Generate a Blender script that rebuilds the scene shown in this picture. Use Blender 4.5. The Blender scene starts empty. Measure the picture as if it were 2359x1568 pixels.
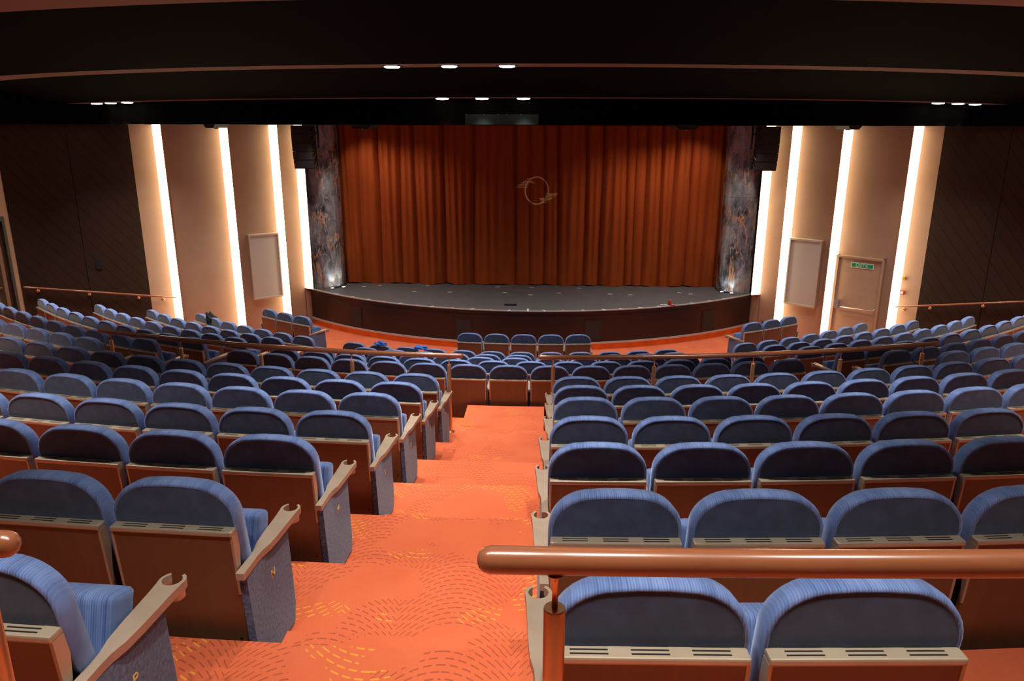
import bpy, bmesh, math, random
from mathutils import Vector, Matrix
random.seed(7)
sin, cos, pi, rad = math.sin, math.cos, math.pi, math.radians
scn = bpy.context.scene
COL = scn.collection
# ---------------------------------------------------------------- camera
F_PX, PITCH, ROLL, EYE = 1733.68, rad(15.928), rad(.1308), 5.05
cam_d = bpy.data.cameras.new('camera'); cam = bpy.data.objects.new('camera', cam_d); COL.objects.link(cam)
cam_d.sensor_width = 36; cam_d.lens = F_PX/2359*36; cam_d.clip_start = .05; cam_d.clip_end = 200
fw = Vector((0, cos(PITCH), -sin(PITCH))); up = Vector((0, sin(PITCH), cos(PITCH))); rt = Vector((1, 0, 0))
rt2 = rt*cos(ROLL)+up*sin(ROLL); up2 = up*cos(ROLL)-rt*sin(ROLL)
m = Matrix.Identity(4)
for i in range(3):
    m[i][0], m[i][1], m[i][2] = rt2[i], up2[i], -fw[i]
m.translation = Vector((0, 0, EYE)); cam.matrix_world = m
scn.camera = cam
# ---------------------------------------------------------------- world and exposure
w = bpy.data.worlds.new('world'); scn.world = w; w.use_nodes = True
w.node_tree.nodes['Background'].inputs[0].default_value = (1, .9, .8, 1)
w.node_tree.nodes['Background'].inputs[1].default_value = 0.0
scn.view_settings.view_transform = 'Standard'; scn.view_settings.look = 'None'
scn.view_settings.gamma = 1; scn.view_settings.use_curve_mapping = False
scn.view_settings.exposure = 0.0
DOWN = 2.2      # scale of every recessed downlight
STRIP_E = 8.0   # luminous wall slots
# ---------------------------------------------------------------- the hall's plan: arcs about one centre
CX, CY = .7198, 25.3714
AX = rad(-2.8)
A = Vector((-sin(AX), cos(AX))); B = Vector((cos(AX), sin(AX)))
def ab(b, a, z=0.): return Vector((CX+B.x*b+A.x*a, CY+B.y*b+A.y*a, z))
def pol(R, deg, z=0.):
    t = rad(deg); return ab(R*sin(t), -R*cos(t), z)
def proj(P):
    d = P-Vector((0, 0, EYE)); k = d.dot(fw)
    return (1179.5+F_PX*d.dot(rt2)/k, 784-F_PX*d.dot(up2)/k) if k > .2 else (-9999, -9999)
# ---------------------------------------------------------------- materials
def nm(name): 
    M = bpy.data.materials.new(name); M.use_nodes = True
    return M, M.node_tree.nodes, M.node_tree.links
def simple(name, col, rough=.6, metal=0., spec=.5, sheen=0., coat=0., emis=None, es=0., noise=0., nscale=8.):
    M, N, L = nm(name); b = N['Principled BSDF']
    b.inputs['Base Color'].default_value = (*col, 1); b.inputs['Roughness'].default_value = rough
    b.inputs['Metallic'].default_value = metal; b.inputs['Specular IOR Level'].default_value = spec
    b.inputs['Sheen Weight'].default_value = sheen; b.inputs['Coat Weight'].default_value = coat
    if emis: b.inputs['Emission Color'].default_value = (*emis, 1); b.inputs['Emission Strength'].default_value = es
    if noise:
        tc = N.new('ShaderNodeTexCoord'); n = N.new('ShaderNodeTexNoise'); n.inputs['Scale'].default_value = nscale; n.inputs['Detail'].default_value = 5
        L.new(tc.outputs['Object'], n.inputs['Vector'])
        r = N.new('ShaderNodeMapRange'); r.inputs[1].default_value = .3; r.inputs[2].default_value = .7; r.inputs[3].default_value = 1-noise; r.inputs[4].default_value = 1+noise
        L.new(n.outputs[0], r.inputs[0])
        v = N.new('ShaderNodeVectorMath'); v.operation = 'SCALE'; v.inputs[0].default_value = col; L.new(r.outputs[0], v.inputs['Scale'])
        L.new(v.outputs[0], b.inputs['Base Color'])
    return M
def mathn(N, L, op, a, b=None, c=None):
    n = N.new('ShaderNodeMath'); n.operation = op
    for i, x in enumerate((a, b, c)):
        if x is None: continue
        if isinstance(x, (int, float)): n.inputs[i].default_value = x
        else: L.new(x, n.inputs[i])
    return n.outputs[0]
def mixc(N, L, fac, a, b):
    n = N.new('ShaderNodeMix'); n.data_type = 'RGBA'
    if isinstance(fac, (int, float)): n.inputs[0].default_value = fac
    else: L.new(fac, n.inputs[0])
    for i, x in ((6, a), (7, b)):
        if isinstance(x, tuple): n.inputs[i].default_value = (*x, 1)
        else: L.new(x, n.inputs[i])
    return n.outputs[2]
def noise(N, L, vec, scale, detail=3, rough=.5, dist=0.):
    n = N.new('ShaderNodeTexNoise'); n.inputs['Scale'].default_value = scale; n.inputs['Detail'].default_value = detail
    n.inputs['Roughness'].default_value = rough; n.inputs['Distortion'].default_value = dist
    if vec is not None: L.new(vec, n.inputs['Vector'])
    return n.outputs[0]
def mapped(N, L, sc=(1, 1, 1), rot=(0, 0, 0), src='Object'):
    tc = N.new('ShaderNodeTexCoord'); mp = N.new('ShaderNodeMapping'); mp.inputs['Scale'].default_value = sc; mp.inputs['Rotation'].default_value = rot
    L.new(tc.outputs[src], mp.inputs['Vector']); return mp.outputs[0]
def bump(N, L, h, strength, dist=.01):
    bp = N.new('ShaderNodeBump'); bp.inputs['Strength'].default_value = strength; bp.inputs['Distance'].default_value = dist
    L.new(h, bp.inputs['Height']); L.new(bp.outputs[0], N['Principled BSDF'].inputs['Normal'])

def carpet_mat():
    M, N, L = nm('orange_carpet'); b = N['Principled BSDF']
    v = mapped(N, L); sp = N.new('ShaderNodeSeparateXYZ'); L.new(v, sp.inputs[0])
    x, y = sp.outputs[0], sp.outputs[1]
    n1 = noise(N, L, v, 1.7, 2); n2 = noise(N, L, mapped(N, L, (1, 1, 1), (0, 0, .7)), 2.3, 2)
    def fans(period, ph, freq, slope):
        xx = mathn(N, L, 'ADD', mathn(N, L, 'DIVIDE', x, period), ph)
        fr = mathn(N, L, 'SUBTRACT', mathn(N, L, 'FRACT', xx), .5)
        ax = mathn(N, L, 'ABSOLUTE', fr)
        yy = mathn(N, L, 'ADD', y, mathn(N, L, 'MULTIPLY', mathn(N, L, 'MULTIPLY', ax, ax), slope))
        fl = mathn(N, L, 'FRACT', mathn(N, L, 'MULTIPLY', yy, freq))
        line = mathn(N, L, 'LESS_THAN', fl, .22)
        col = mathn(N, L, 'FRACT', mathn(N, L, 'ADD', mathn(N, L, 'MULTIPLY', ax, 11.), mathn(N, L, 'MULTIPLY', mathn(N, L, 'FLOOR', mathn(N, L, 'MULTIPLY', yy, freq)), .37)))
        return mathn(N, L, 'MULTIPLY', line, mathn(N, L, 'LESS_THAN', col, .68))
    f1 = fans(.56, .0, 25, .9); f2 = fans(.56, .5, 23, -.7)
    g1 = mathn(N, L, 'GREATER_THAN', n1, .52); g2 = mathn(N, L, 'GREATER_THAN', n2, .60)
    base = mixc(N, L, noise(N, L, v, 2.2, 4), (.66, .120, .046), (.82, .218, .098))
    fine = noise(N, L, v, 160, 2)
    base = mixc(N, L, mathn(N, L, 'MULTIPLY', fine, .45), base, (.62, .075, .02))
    c = mixc(N, L, mathn(N, L, 'MULTIPLY', mathn(N, L, 'MULTIPLY', f1, g1), .5), base, (.15, .028, .02))
    c = mixc(N, L, mathn(N, L, 'MULTIPLY', mathn(N, L, 'MULTIPLY', f2, g2), .75), c, (.95, .42, .04))
    L.new(c, b.inputs['Base Color']); b.inputs['Roughness'].default_value = .95; b.inputs['Specular IOR Level'].default_value = .1
    b.inputs['Sheen Weight'].default_value = .15
    bump(N, L, fine, .5, .004)
    return M
def rib_fabric(name, light, dark, freq=130., patch=True):
    M, N, L = nm(name); b = N['Principled BSDF']
    v = mapped(N, L); sp = N.new('ShaderNodeSeparateXYZ'); L.new(v, sp.inputs[0])
    wv = mathn(N, L, 'SINE', mathn(N, L, 'MULTIPLY', sp.outputs[0], freq*2*pi))
    st = noise(N, L, mapped(N, L, (120, 3, 3)), 1., 3)
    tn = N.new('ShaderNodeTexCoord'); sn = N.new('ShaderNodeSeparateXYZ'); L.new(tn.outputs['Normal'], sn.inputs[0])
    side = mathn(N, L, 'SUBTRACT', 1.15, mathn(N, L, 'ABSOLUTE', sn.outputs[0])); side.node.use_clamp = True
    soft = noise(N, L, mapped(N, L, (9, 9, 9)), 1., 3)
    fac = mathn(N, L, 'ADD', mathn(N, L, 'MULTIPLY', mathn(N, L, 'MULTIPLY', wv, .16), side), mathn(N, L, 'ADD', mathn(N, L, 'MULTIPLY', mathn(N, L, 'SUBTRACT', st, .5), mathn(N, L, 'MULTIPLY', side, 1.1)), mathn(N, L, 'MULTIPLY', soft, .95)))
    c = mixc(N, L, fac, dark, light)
    L.new(c, b.inputs['Base Color']); b.inputs['Roughness'].default_value = .85; b.inputs['Sheen Weight'].default_value = .6
    b.inputs['Sheen Roughness'].default_value = .4; b.inputs['Sheen Tint'].default_value = (.55, .68, 1, 1)
    b.inputs['Specular IOR Level'].default_value = .2
    bump(N, L, mathn(N, L, 'MULTIPLY', wv, side), .25, .002)
    return M
def wood_mat(name, c1, c2, rough=.3, grain=(30, 30, 2.5), coat=.3, mot=.5):
    M, N, L = nm(name); b = N['Principled BSDF']
    n = noise(N, L, mapped(N, L, grain), 1., 5, .6, .6); n2 = noise(N, L, mapped(N, L), 6, 3)
    c = mixc(N, L, n, c1, c2); c = mixc(N, L, mathn(N, L, 'MULTIPLY', n2, mot), c, tuple(k*.6 for k in c1))
    L.new(c, b.inputs['Base Color']); b.inputs['Roughness'].default_value = rough; b.inputs['Coat Weight'].default_value = coat; b.inputs['Coat Roughness'].default_value = .2
    return M
def marble_mat():
    M, N, L = nm('veined_marble'); b = N['Principled BSDF']
    v = mapped(N, L, (1.5, 1.5, .36), (rad(6), rad(7), 0))
    def ridge(scale, thin, dist, vv=v):
        n = noise(N, L, vv, scale, 3, .5, dist)
        r = mathn(N, L, 'ABSOLUTE', mathn(N, L, 'SUBTRACT', n, .5))
        rr = N.new('ShaderNodeMapRange'); rr.inputs[1].default_value = 0; rr.inputs[2].default_value = thin; rr.inputs[3].default_value = 1; rr.inputs[4].default_value = 0
        L.new(r, rr.inputs[0]); return rr.outputs[0]
    cloud = noise(N, L, mapped(N, L, (1, 1, .6)), 2.2, 6, .65)
    r = N.new('ShaderNodeMapRange'); r.inputs[1].default_value = .38; r.inputs[2].default_value = .66; L.new(cloud, r.inputs[0])
    c = mixc(N, L, r.outputs[0], (.045, .048, .052), (.52, .54, .56))
    c = mixc(N, L, ridge(2.2, .022, .9), c, (.72, .34, .13))
    c = mixc(N, L, ridge(2.6, .016, .8, mapped(N, L, (1.6, 1.6, .45), (rad(-14), rad(-18), 0))), c, (.70, .56, .42))
    L.new(c, b.inputs['Base Color']); b.inputs['Roughness'].default_value = .18
    return M
def groove_mat(name, col, sx):
    M, N, L = nm(name); b = N['Principled BSDF']
    v = mapped(N, L); sp = N.new('ShaderNodeSeparateXYZ'); L.new(v, sp.inputs[0])
    t = mathn(N, L, 'MULTIPLY', mathn(N, L, 'ADD', mathn(N, L, 'MULTIPLY', sp.outputs[0], sx*1.25), sp.outputs[2]), 3.1)
    fr = mathn(N, L, 'FRACT', t); ln = mathn(N, L, 'LESS_THAN', fr, .035)
    g = noise(N, L, mapped(N, L, (5, 5, 40)), 1., 3)
    c = mixc(N, L, g, tuple(k*.8 for k in col), tuple(k*1.2 for k in col))
    c = mixc(N, L, ln, c, tuple(k*.25 for k in col))
    L.new(c, b.inputs['Base Color']); b.inputs['Roughness'].default_value = .75; b.inputs['Specular IOR Level'].default_value = .12
    bump(N, L, mathn(N, L, 'MULTIPLY', ln, -1.), .6, .01)
    return M
def velvet_mat():
    M, N, L = nm('rust_velvet'); b = N['Principled BSDF']
    n = noise(N, L, mapped(N, L, (60, 60, 3)), 1., 3); c = mixc(N, L, n, (.30, .050, .010), (.46, .085, .016))
    L.new(c, b.inputs['Base Color']); b.inputs['Roughness'].default_value = .9; b.inputs['Specular IOR Level'].default_value = .1
    b.inputs['Sheen Weight'].default_value = .35; b.inputs['Sheen Roughness'].default_value = .35; b.inputs['Sheen Tint'].default_value = (1, .32, .10, 1)
    return M
def stagefloor_mat():
    M, N, L = nm('black_stage_floor'); b = N['Principled BSDF']
    v = mapped(N, L); n = noise(N, L, v, 3, 6, .7); sc = noise(N, L, mapped(N, L, (2, 22, 1), (0, 0, .6)), 3., 5, .8, 1.)
    c = mixc(N, L, n, (.075, .074, .08), (.15, .145, .15))
    r = N.new('ShaderNodeMapRange'); r.inputs[1].default_value = .62; r.inputs[2].default_value = .8; L.new(sc, r.inputs[0])
    c = mixc(N, L, mathn(N, L, 'MULTIPLY', r.outputs[0], .35), c, (.25, .25, .26))
    L.new(c, b.inputs['Base Color']); b.inputs['Roughness'].default_value = .5
    return M
MT = dict(
 carpet=carpet_mat(),
 rib=rib_fabric('ribbed_blue_velvet', (.235, .35, .68), (.05, .09, .25)),
 plain=simple('plain_blue_velvet', (.040, .066, .140), .9, sheen=.32, spec=.15, noise=.3, nscale=14),
 sidefab=simple('tweed_blue_fabric', (.095, .14, .27), .95, sheen=.3, spec=.1, noise=.45, nscale=60),
 seatwood=wood_mat('seat_back_walnut', (.155, .064, .03), (.245, .115, .06), .38, (25, 25, 2)),
 trim=simple('champagne_trim', (.50, .41, .30), .35, .35, noise=.08),
 arm=simple('taupe_armrest', (.44, .335, .25), .38, .15, noise=.08),
 dark=simple('dark_plastic', (.012, .011, .012), .5),
 railwood=wood_mat('polished_rail_wood', (.22, .070, .028), (.38, .130, .055), .27, (5, 30, 30), .8, .2),
 brass=simple('polished_brass', (.78, .42, .19), .32, .85),
 gold=simple('gold_thread', (1., .72, .24), .5, .0),
 wallp=simple('tan_wall_panel', (.44, .27, .175), .7, noise=.05, nscale=3),
 wallgap=simple('wall_shadow_gap', (.20, .12, .08), .8),
 glow=simple('led_diffuser', (.9, .85, .75), .6, emis=(1, .79, .50), es=STRIP_E),
 grL=groove_mat('grooved_walnut_left', (.038, .020, .012), -1), grR=groove_mat('grooved_walnut_right', (.038, .020, .012), 1),
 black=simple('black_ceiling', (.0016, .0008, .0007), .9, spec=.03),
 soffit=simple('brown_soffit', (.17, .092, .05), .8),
 stage=stagefloor_mat(), apron=wood_mat('dark_mahogany', (.016, .006, .005), (.026, .010, .008), .4, (30, 30, 3), .05, .2),
 lip=simple('steel_edge', (.55, .53, .50), .4, .4), blackp=simple('black_vent', (.016, .016, .018), .6),
 copper=simple('copper_kick', (.75, .26, .06), .35, .75, noise=.15, nscale=5),
 velvet=velvet_mat(), marble=marble_mat(),
 board=simple('pale_board', (.60, .53, .44), .5), boardfr=simple('board_frame', (.62, .50, .38), .45),
 doorm=simple('door_laminate', (.45, .29, .18), .5, noise=.05), chrome=simple('brushed_chrome', (.75, .75, .75), .25, 1.),
 green=simple('sign_green', (.01, .32, .12), .5), cream=simple('sign_cream', (.72, .78, .62), .5),
 spk=simple('speaker_black', (.010, .010, .011), .55), steel=simple('rig_steel', (.45, .45, .45), .35, 1.),
 white=simple('white_tape', (.82, .80, .78), .6), pinkt=simple('pink_tape', (.75, .30, .34), .6), redt=simple('red_tape', (.8, .06, .04), .6),
 bluet=simple('blue_tape', (.05, .12, .7), .6),
 lens=simple('lamp_lens', (1, 1, 1), .3, emis=(1, .93, .82), es=14.), lens2=simple('uplight_lens', (1, 1, 1), .3, emis=(.93, .96, 1), es=18.),
 towel=simple('bright_blue_towel', (.012, .13, .55), .9, sheen=.4, noise=.25, nscale=25), jacket=simple('black_jacket_cloth', (.008, .010, .008), .9, noise=.3, nscale=20),
 canred=simple('red_can', (.75, .03, .02), .3, .4), canw=simple('can_silver', (.85, .85, .85), .25, .8),
 doordark=simple('door_dark', (.02, .010, .008), .5), doorbr=simple('door_brown', (.09, .05, .03), .5),
 amber=simple('amber_plastic', (.55, .30, .06), .4), alarm=simple('alarm_red', (.7, .05, .04), .4), glassg=simple('tinted_glass', (.012, .018, .017), .1),
)
# ---------------------------------------------------------------- mesh helpers
def obj(name, bm, mats, parent=None, loc=None, rotz=0., smooth=False, recalc=True):
    if recalc: bmesh.ops.recalc_face_normals(bm, faces=bm.faces)
    me = bpy.data.meshes.new(name); bm.to_mesh(me); bm.free()
    for k in (mats if isinstance(mats, (list, tuple)) else [mats]): me.materials.append(MT[k])
    if smooth:
        for p in me.polygons: p.use_smooth = True
    o = bpy.data.objects.new(name, me); COL.objects.link(o)
    if parent: o.parent = parent
    if loc is not None: o.location = loc
    o.rotation_euler.z = rotz
    return o
def thing(name, loc=(0, 0, 0), rotz=0.):
    o = bpy.data.objects.new(name, None); o.empty_display_size = .1; COL.objects.link(o); o.location = loc; o.rotation_euler.z = rotz; return o
def tag(o, label, cat, group=None):
    o['label'] = label; o['category'] = cat
    if group: o['group'] = group
    return o
def struct(o): o['kind'] = 'structure'; return o
def box(bm, x0, x1, y0, y1, z0, z1, mi=0, M=None):
    vs = [bm.verts.new(Vector((x, y, z)) if M is None else M @ Vector((x, y, z))) for x in (x0, x1) for y in (y0, y1) for z in (z0, z1)]
    for q in ((0, 1, 3, 2), (4, 6, 7, 5), (0, 4, 5, 1), (2, 3, 7, 6), (0, 2, 6, 4), (1, 5, 7, 3)):
        f = bm.faces.new([vs[i] for i in q]); f.material_index = mi
def tube(bm, pts, r, n=10, mi=0, caps=True, rs=None):
    rings = []
    for i, p in enumerate(pts):
        p = Vector(p); d = (Vector(pts[min(i+1, len(pts)-1)])-Vector(pts[max(i-1, 0)])).normalized()
        u = d.cross(Vector((0, 0, 1))); u = u.normalized() if u.length > .05 else Vector((1, 0, 0)); v = d.cross(u)
        rr = rs[i] if rs else r
        rings.append([bm.verts.new(p+(u*cos(2*pi*k/n)+v*sin(2*pi*k/n))*rr) for k in range(n)])
    for a, b in zip(rings, rings[1:]):
        for k in range(n):
            f = bm.faces.new((a[k], a[(k+1) % n], b[(k+1) % n], b[k])); f.material_index = mi; f.smooth = True
    if caps:
        for r_ in (rings[0], rings[-1]): f = bm.faces.new(r_); f.material_index = mi
def prism(bm, poly, z0, z1, mi=0, f3=lambda x, y, z: Vector((x, y, z))):
    a = [bm.verts.new(f3(x, y, z0)) for x, y in poly]; b = [bm.verts.new(f3(x, y, z1)) for x, y in poly]; n = len(poly)
    for k in range(n): bm.faces.new((a[k], a[(k+1) % n], b[(k+1) % n], b[k])).material_index = mi
    bm.faces.new(a).material_index = mi; bm.faces.new(list(reversed(b))).material_index = mi
def lathe(bm, prof, n=20, mi=0, c=(0, 0, 0), M=None):
    c = Vector(c); rings = []
    for r, z in prof:
        ring = [c+Vector((r*cos(2*pi*k/n), r*sin(2*pi*k/n), z)) for k in range(n)]
        rings.append([bm.verts.new(M @ v if M else v) for v in ring])
    for a, b in zip(rings, rings[1:]):
        for k in range(n):
            f = bm.faces.new((a[k], a[(k+1) % n], b[(k+1) % n], b[k])); f.material_index = mi; f.smooth = True
    for r_ in (rings[0], rings[-1]): bm.faces.new(r_).material_index = mi
def bevel(bm, w, seg=2): bmesh.ops.bevel(bm, geom=[e for e in bm.edges], offset=w, segments=seg, affect='EDGES', profile=.6)
def text_obj(name, body, size, mat, parent, M, ext=.002):
    cu = bpy.data.curves.new(name, 'FONT'); cu.body = body; cu.size = size; cu.extrude = ext; cu.align_x = 'CENTER'; cu.align_y = 'CENTER'
    t = bpy.data.objects.new(name, cu); COL.objects.link(t)
    me = bpy.data.meshes.new_from_object(t.evaluated_get(bpy.context.evaluated_depsgraph_get()))
    bpy.data.objects.remove(t); me.materials.clear(); me.materials.append(MT[mat])
    o = bpy.data.objects.new(name, me); COL.objects.link(o); o.parent = parent; o.matrix_local = M; return o
# ---------------------------------------------------------------- floor: stepped bowl
R_N = [12.0+.98*i for i in range(0, 13)]            # nosings
def level(R):
    k = 0
    for r in R_N:
        if R > r: k += 1
    return .249*k
WP0 = (5.75, -6.3); WD = (.755, -.656)              # right-hand side wall in plan (left is its mirror)
S_END = 6.3
def wall_ab(side, s, off=0.):
    b = WP0[0]+WD[0]*s-.656*off; a = WP0[1]+WD[1]*s-.755*off
    return (b, a) if side > 0 else (-b, a)
B_END = abs(wall_ab(1, S_END)[0]); A_END = wall_ab(1, S_END)[1]
A_BACK = -27.6
def phi_wall(R):
    if R <= math.hypot(*WP0): return math.degrees(math.atan2(WP0[0], -WP0[1]))
    if R < math.hypot(B_END, A_END):
        lo, hi = 0, S_END
        for _ in range(40):
            md = (lo+hi)/2
            if math.hypot(*wall_ab(1, md)) < R: lo = md
            else: hi = md
        b, a = wall_ab(1, lo); return math.degrees(math.atan2(b, -a))
    return math.degrees(math.asin(min(1, B_END/R)))
def annulus(bm, R0, R1, z0, z1, n=48, mi=0):
    rows = []
    for R, z in ((R0, z0), (R1, z1)):
        ph = phi_wall(R); rows.append([bm.verts.new(pol(R, -ph+2*ph*k/n, z)) for k in range(n+1)])
    for k in range(n): bm.faces.new((rows[0][k], rows[0][k+1], rows[1][k+1], rows[1][k])).material_index = mi
bm = bmesh.new()
prev = 8.0; z = 0.
Rmax = math.hypot(3, 27.6)
for r in R_N+[28.2]:
    # walls bend: add an intermediate ring so the edge follows them
    mids = [prev]+[q for q in (math.hypot(B_END, A_END)-.001, math.hypot(B_END, A_END)+.001) if prev < q < r]+[r]
    for a_, b_ in zip(mids, mids[1:]): annulus(bm, a_, b_, z, z)
    if r < 28: annulus(bm, r, r, z, z+.249)
    prev = r; z += .249
# half steps in the central stairs and the landing block at their foot
def stairblock(R0, R1, z0, z1, b0, b1, rnd=.012, n=6):
    f = lambda R, b: ab(b, -math.sqrt(R*R-b*b))
    top = []; 
    for (R, zz) in ((R0, z0), (R0, z1-rnd), (R0+rnd, z1), (R1, z1), (R1, z0)):
        top.append([bm.verts.new(f(R, b0+(b1-b0)*k/n)+Vector((0, 0, zz))) for k in range(n+1)])
    for p, q in zip(top, top[1:]):
        for k in range(n): bm.faces.new((p[k], p[k+1], q[k+1], q[k]))
    for k in (0, n): bm.faces.new([row[k] for row in top])
AL, AR = -.625, .50
for i in range(6, 13):
    stairblock(R_N[i-1]-.25+.0, R_N[i-1]+.002, .249*(i-1)+.0005, .249*(i-1)+.125, AL, AR)
stairblock(15.79, 16.65, 1.247, 1.39, -.55, .49, .02)
floor = struct(obj('floor', bm, 'carpet'))
# ---------------------------------------------------------------- ceiling: curved steps
bm = bmesh.new()
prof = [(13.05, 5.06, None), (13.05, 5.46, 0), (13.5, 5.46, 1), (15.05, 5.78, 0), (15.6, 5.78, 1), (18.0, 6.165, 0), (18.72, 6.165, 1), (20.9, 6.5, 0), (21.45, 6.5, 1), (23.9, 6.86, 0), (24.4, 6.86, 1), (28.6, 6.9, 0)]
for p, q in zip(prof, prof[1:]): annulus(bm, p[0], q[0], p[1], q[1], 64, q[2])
# low flat ceiling above the front floor and the stage
ph = phi_wall(13.05); arc = [pol(13.05, -ph+2*ph*k/64, 5.06) for k in range(65)]
cen = bm.verts.new(ab(0, -7, 5.06)); vs = [bm.verts.new(p) for p in arc]
pts = [vs[-1], bm.verts.new(ab(WP0[0], WP0[1], 5.06)), bm.verts.new(ab(WP0[0], -3.4, 5.06)), bm.verts.new(ab(-WP0[0], -3.4, 5.06)), bm.verts.new(ab(-WP0[0], WP0[1], 5.06)), vs[0]]
loop = vs+pts[1:-1]
for k in range(len(loop)): bm.faces.new((cen, loop[k], loop[(k+1) % len(loop)])).material_index = 0
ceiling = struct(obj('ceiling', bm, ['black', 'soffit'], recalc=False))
# ---------------------------------------------------------------- side walls
def wall_side(side):
    sd = 'left' if side < 0 else 'right'
    # local frame: x along the wall away from the stage, y toward the room, z up
    o = ab(*wall_ab(side, 0)); p1 = ab(*wall_ab(side, 1)); ang = math.atan2(p1.y-o.y, p1.x-o.x)
    ysg = 1 if side < 0 else -1     # +y_local is the room side on the left wall
    def L(s, off, z): return (s, ysg*off, z)
    def slab(bm, s0, o0, s1, o1, z0, z1, back=-.12, mi=0):
        vs = [bm.verts.new(L(*q)) for q in ((s0, o0, z0), (s1, o1, z0), (s1, o1, z1), (s0, o0, z1), (s0, back, z0), (s1, back, z0), (s1, back, z1), (s0, back, z1))]
        for q in ((0, 1, 2, 3), (4, 7, 6, 5), (0, 3, 7, 4), (1, 5, 6, 2), (0, 4, 5, 1), (3, 2, 6, 7)): bm.faces.new([vs[i] for i in q]).material_index = mi
    bm = bmesh.new(); box(bm, -.3, S_END+.1, *sorted((ysg*-.26, ysg*-.13)), -.1, 7.2)
    w = struct(obj('wall_'+sd, bm, 'wallgap', loc=o, rotz=ang))
    ss = [-.03, .60, 1.78, 3.23] if side < 0 else [.05, .70, 1.87, 3.31]
    ends = ss[1:]+[3.85]; W = .13; PR = .24
    for k, (s0, s1) in enumerate(zip(ss, ends)):
        zb = .955 if k == 0 else 0.0
        bm = bmesh.new(); slab(bm, s0+W-.01, 0, s1-.012, 0, 0, 5.06); obj('wall_panel', bm, 'wallp', w)
        bm = bmesh.new(); vv = [[bm.verts.new(L(*q)) for q in ((s0, -.1, zz), (s0+.012, -.1, zz), (s0+W, -.1, zz), (s0+W, 0, zz), (s0+.012, PR, zz), (s0, PR, zz))] for zz in (max(zb, .02), 5.055)]
        for i in range(6): bm.faces.new((vv[0][i], vv[0][(i+1) % 6], vv[1][(i+1) % 6], vv[1][i])).material_index = 0 if i == 3 else 1
        for r_ in vv: bm.faces.new(r_).material_index = 1
        g = obj('wall_light_strip', bm, ['glow', 'wallp'], loc=o, rotz=ang)
        nm_ = ['beside the marble pillar, left side of hall', 'nearest the notice board, left side of hall', 'in the middle of the left wall', 'beside the dark grooved panel on the left wall'] if side < 0 else ['beside the marble pillar, right side of hall', 'between the right pillar and the notice board', 'between notice board and exit door', 'between exit door and dark grooved panel, right wall']
        tag(g, 'glowing warm white vertical light strip '+nm_[k], 'light strip', 'vertical wall light strips')
    bm = bmesh.new(); slab(bm, -.25, 0, ss[0]+.15, 0, 0, .95)
    obj('wall_panel', bm, 'wallp', w)
    for s0, s1 in ((3.85, 5.045), (5.055, S_END)):
        bm = bmesh.new(); slab(bm, s0, .015, s1, .015, 0, 5.06); obj('grooved_panel', bm, 'grL' if side < 0 else 'grR', w)
    # bulkhead over the wall, dropping to the low ceiling line
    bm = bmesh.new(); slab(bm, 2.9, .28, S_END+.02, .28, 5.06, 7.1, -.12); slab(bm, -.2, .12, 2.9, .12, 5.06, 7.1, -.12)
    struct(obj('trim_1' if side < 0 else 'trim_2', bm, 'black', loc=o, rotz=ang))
    return w, o, ang, ysg
WL = wall_side(-1); WR = wall_side(1)
# rear side walls (parallel to the axis) and back wall
def flat_wall(name, p0, p1, z0, z1, mat, th=.15, out=1, holes=None):
    o = ab(*p0); q = ab(*p1); d = (q-o); ln = d.length; ang = math.atan2(d.y, d.x)
    bm = bmesh.new(); segs = [(0, ln, z0, z1)] if not holes else []
    if holes:
        h0, h1, hz = holes; segs = [(0, h0, z0, z1), (h1, ln, z0, z1), (h0, h1, hz, z1)]
    for s0, s1, a0, a1 in segs: box(bm, s0, s1, *sorted((0, out*th)), a0, a1)
    return struct(obj(name, bm, mat, loc=o, rotz=ang)), o, ang
wl2, ol2, al2 = flat_wall('wall_rear_left', (-B_END, A_END), (-B_END, A_BACK), -.1, 7.2, 'wallp', .2, -1, (.30, 1.30, 3.19))
wr2, *_ = flat_wall('wall_rear_right', (B_END, A_END), (B_END, A_BACK), -.1, 7.2, 'wallp', .2, 1)
flat_wall('wall_back', (-B_END, A_BACK), (B_END, A_BACK), -.1, 7.2, 'wallp', .2, -1)
# low black bulkhead over the rear left/right wall start
# door in the rear left wall
d = struct(thing('door_2', ol2, al2))
bm = bmesh.new(); box(bm, .22, .30, -.06, .06, .75, 3.27); box(bm, 1.30, 1.38, -.06, .06, .75, 3.27); box(bm, .30, 1.30, -.06, .06, 3.19, 3.27); obj('door_frame', bm, 'doordark', d)
bm = bmesh.new(); box(bm, .31, 1.29, -.19, -.13, .75, 3.18); obj('door_leaf', bm, 'doorbr', d)
bm = bmesh.new(); tube(bm, [(.42, -.1, 1.85), (.56, -.1, 1.85)], .012); tube(bm, [(.42, -.14, 1.85), (.42, -.1, 1.85)], .012); obj('door_handle', bm, 'brass', d)
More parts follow.
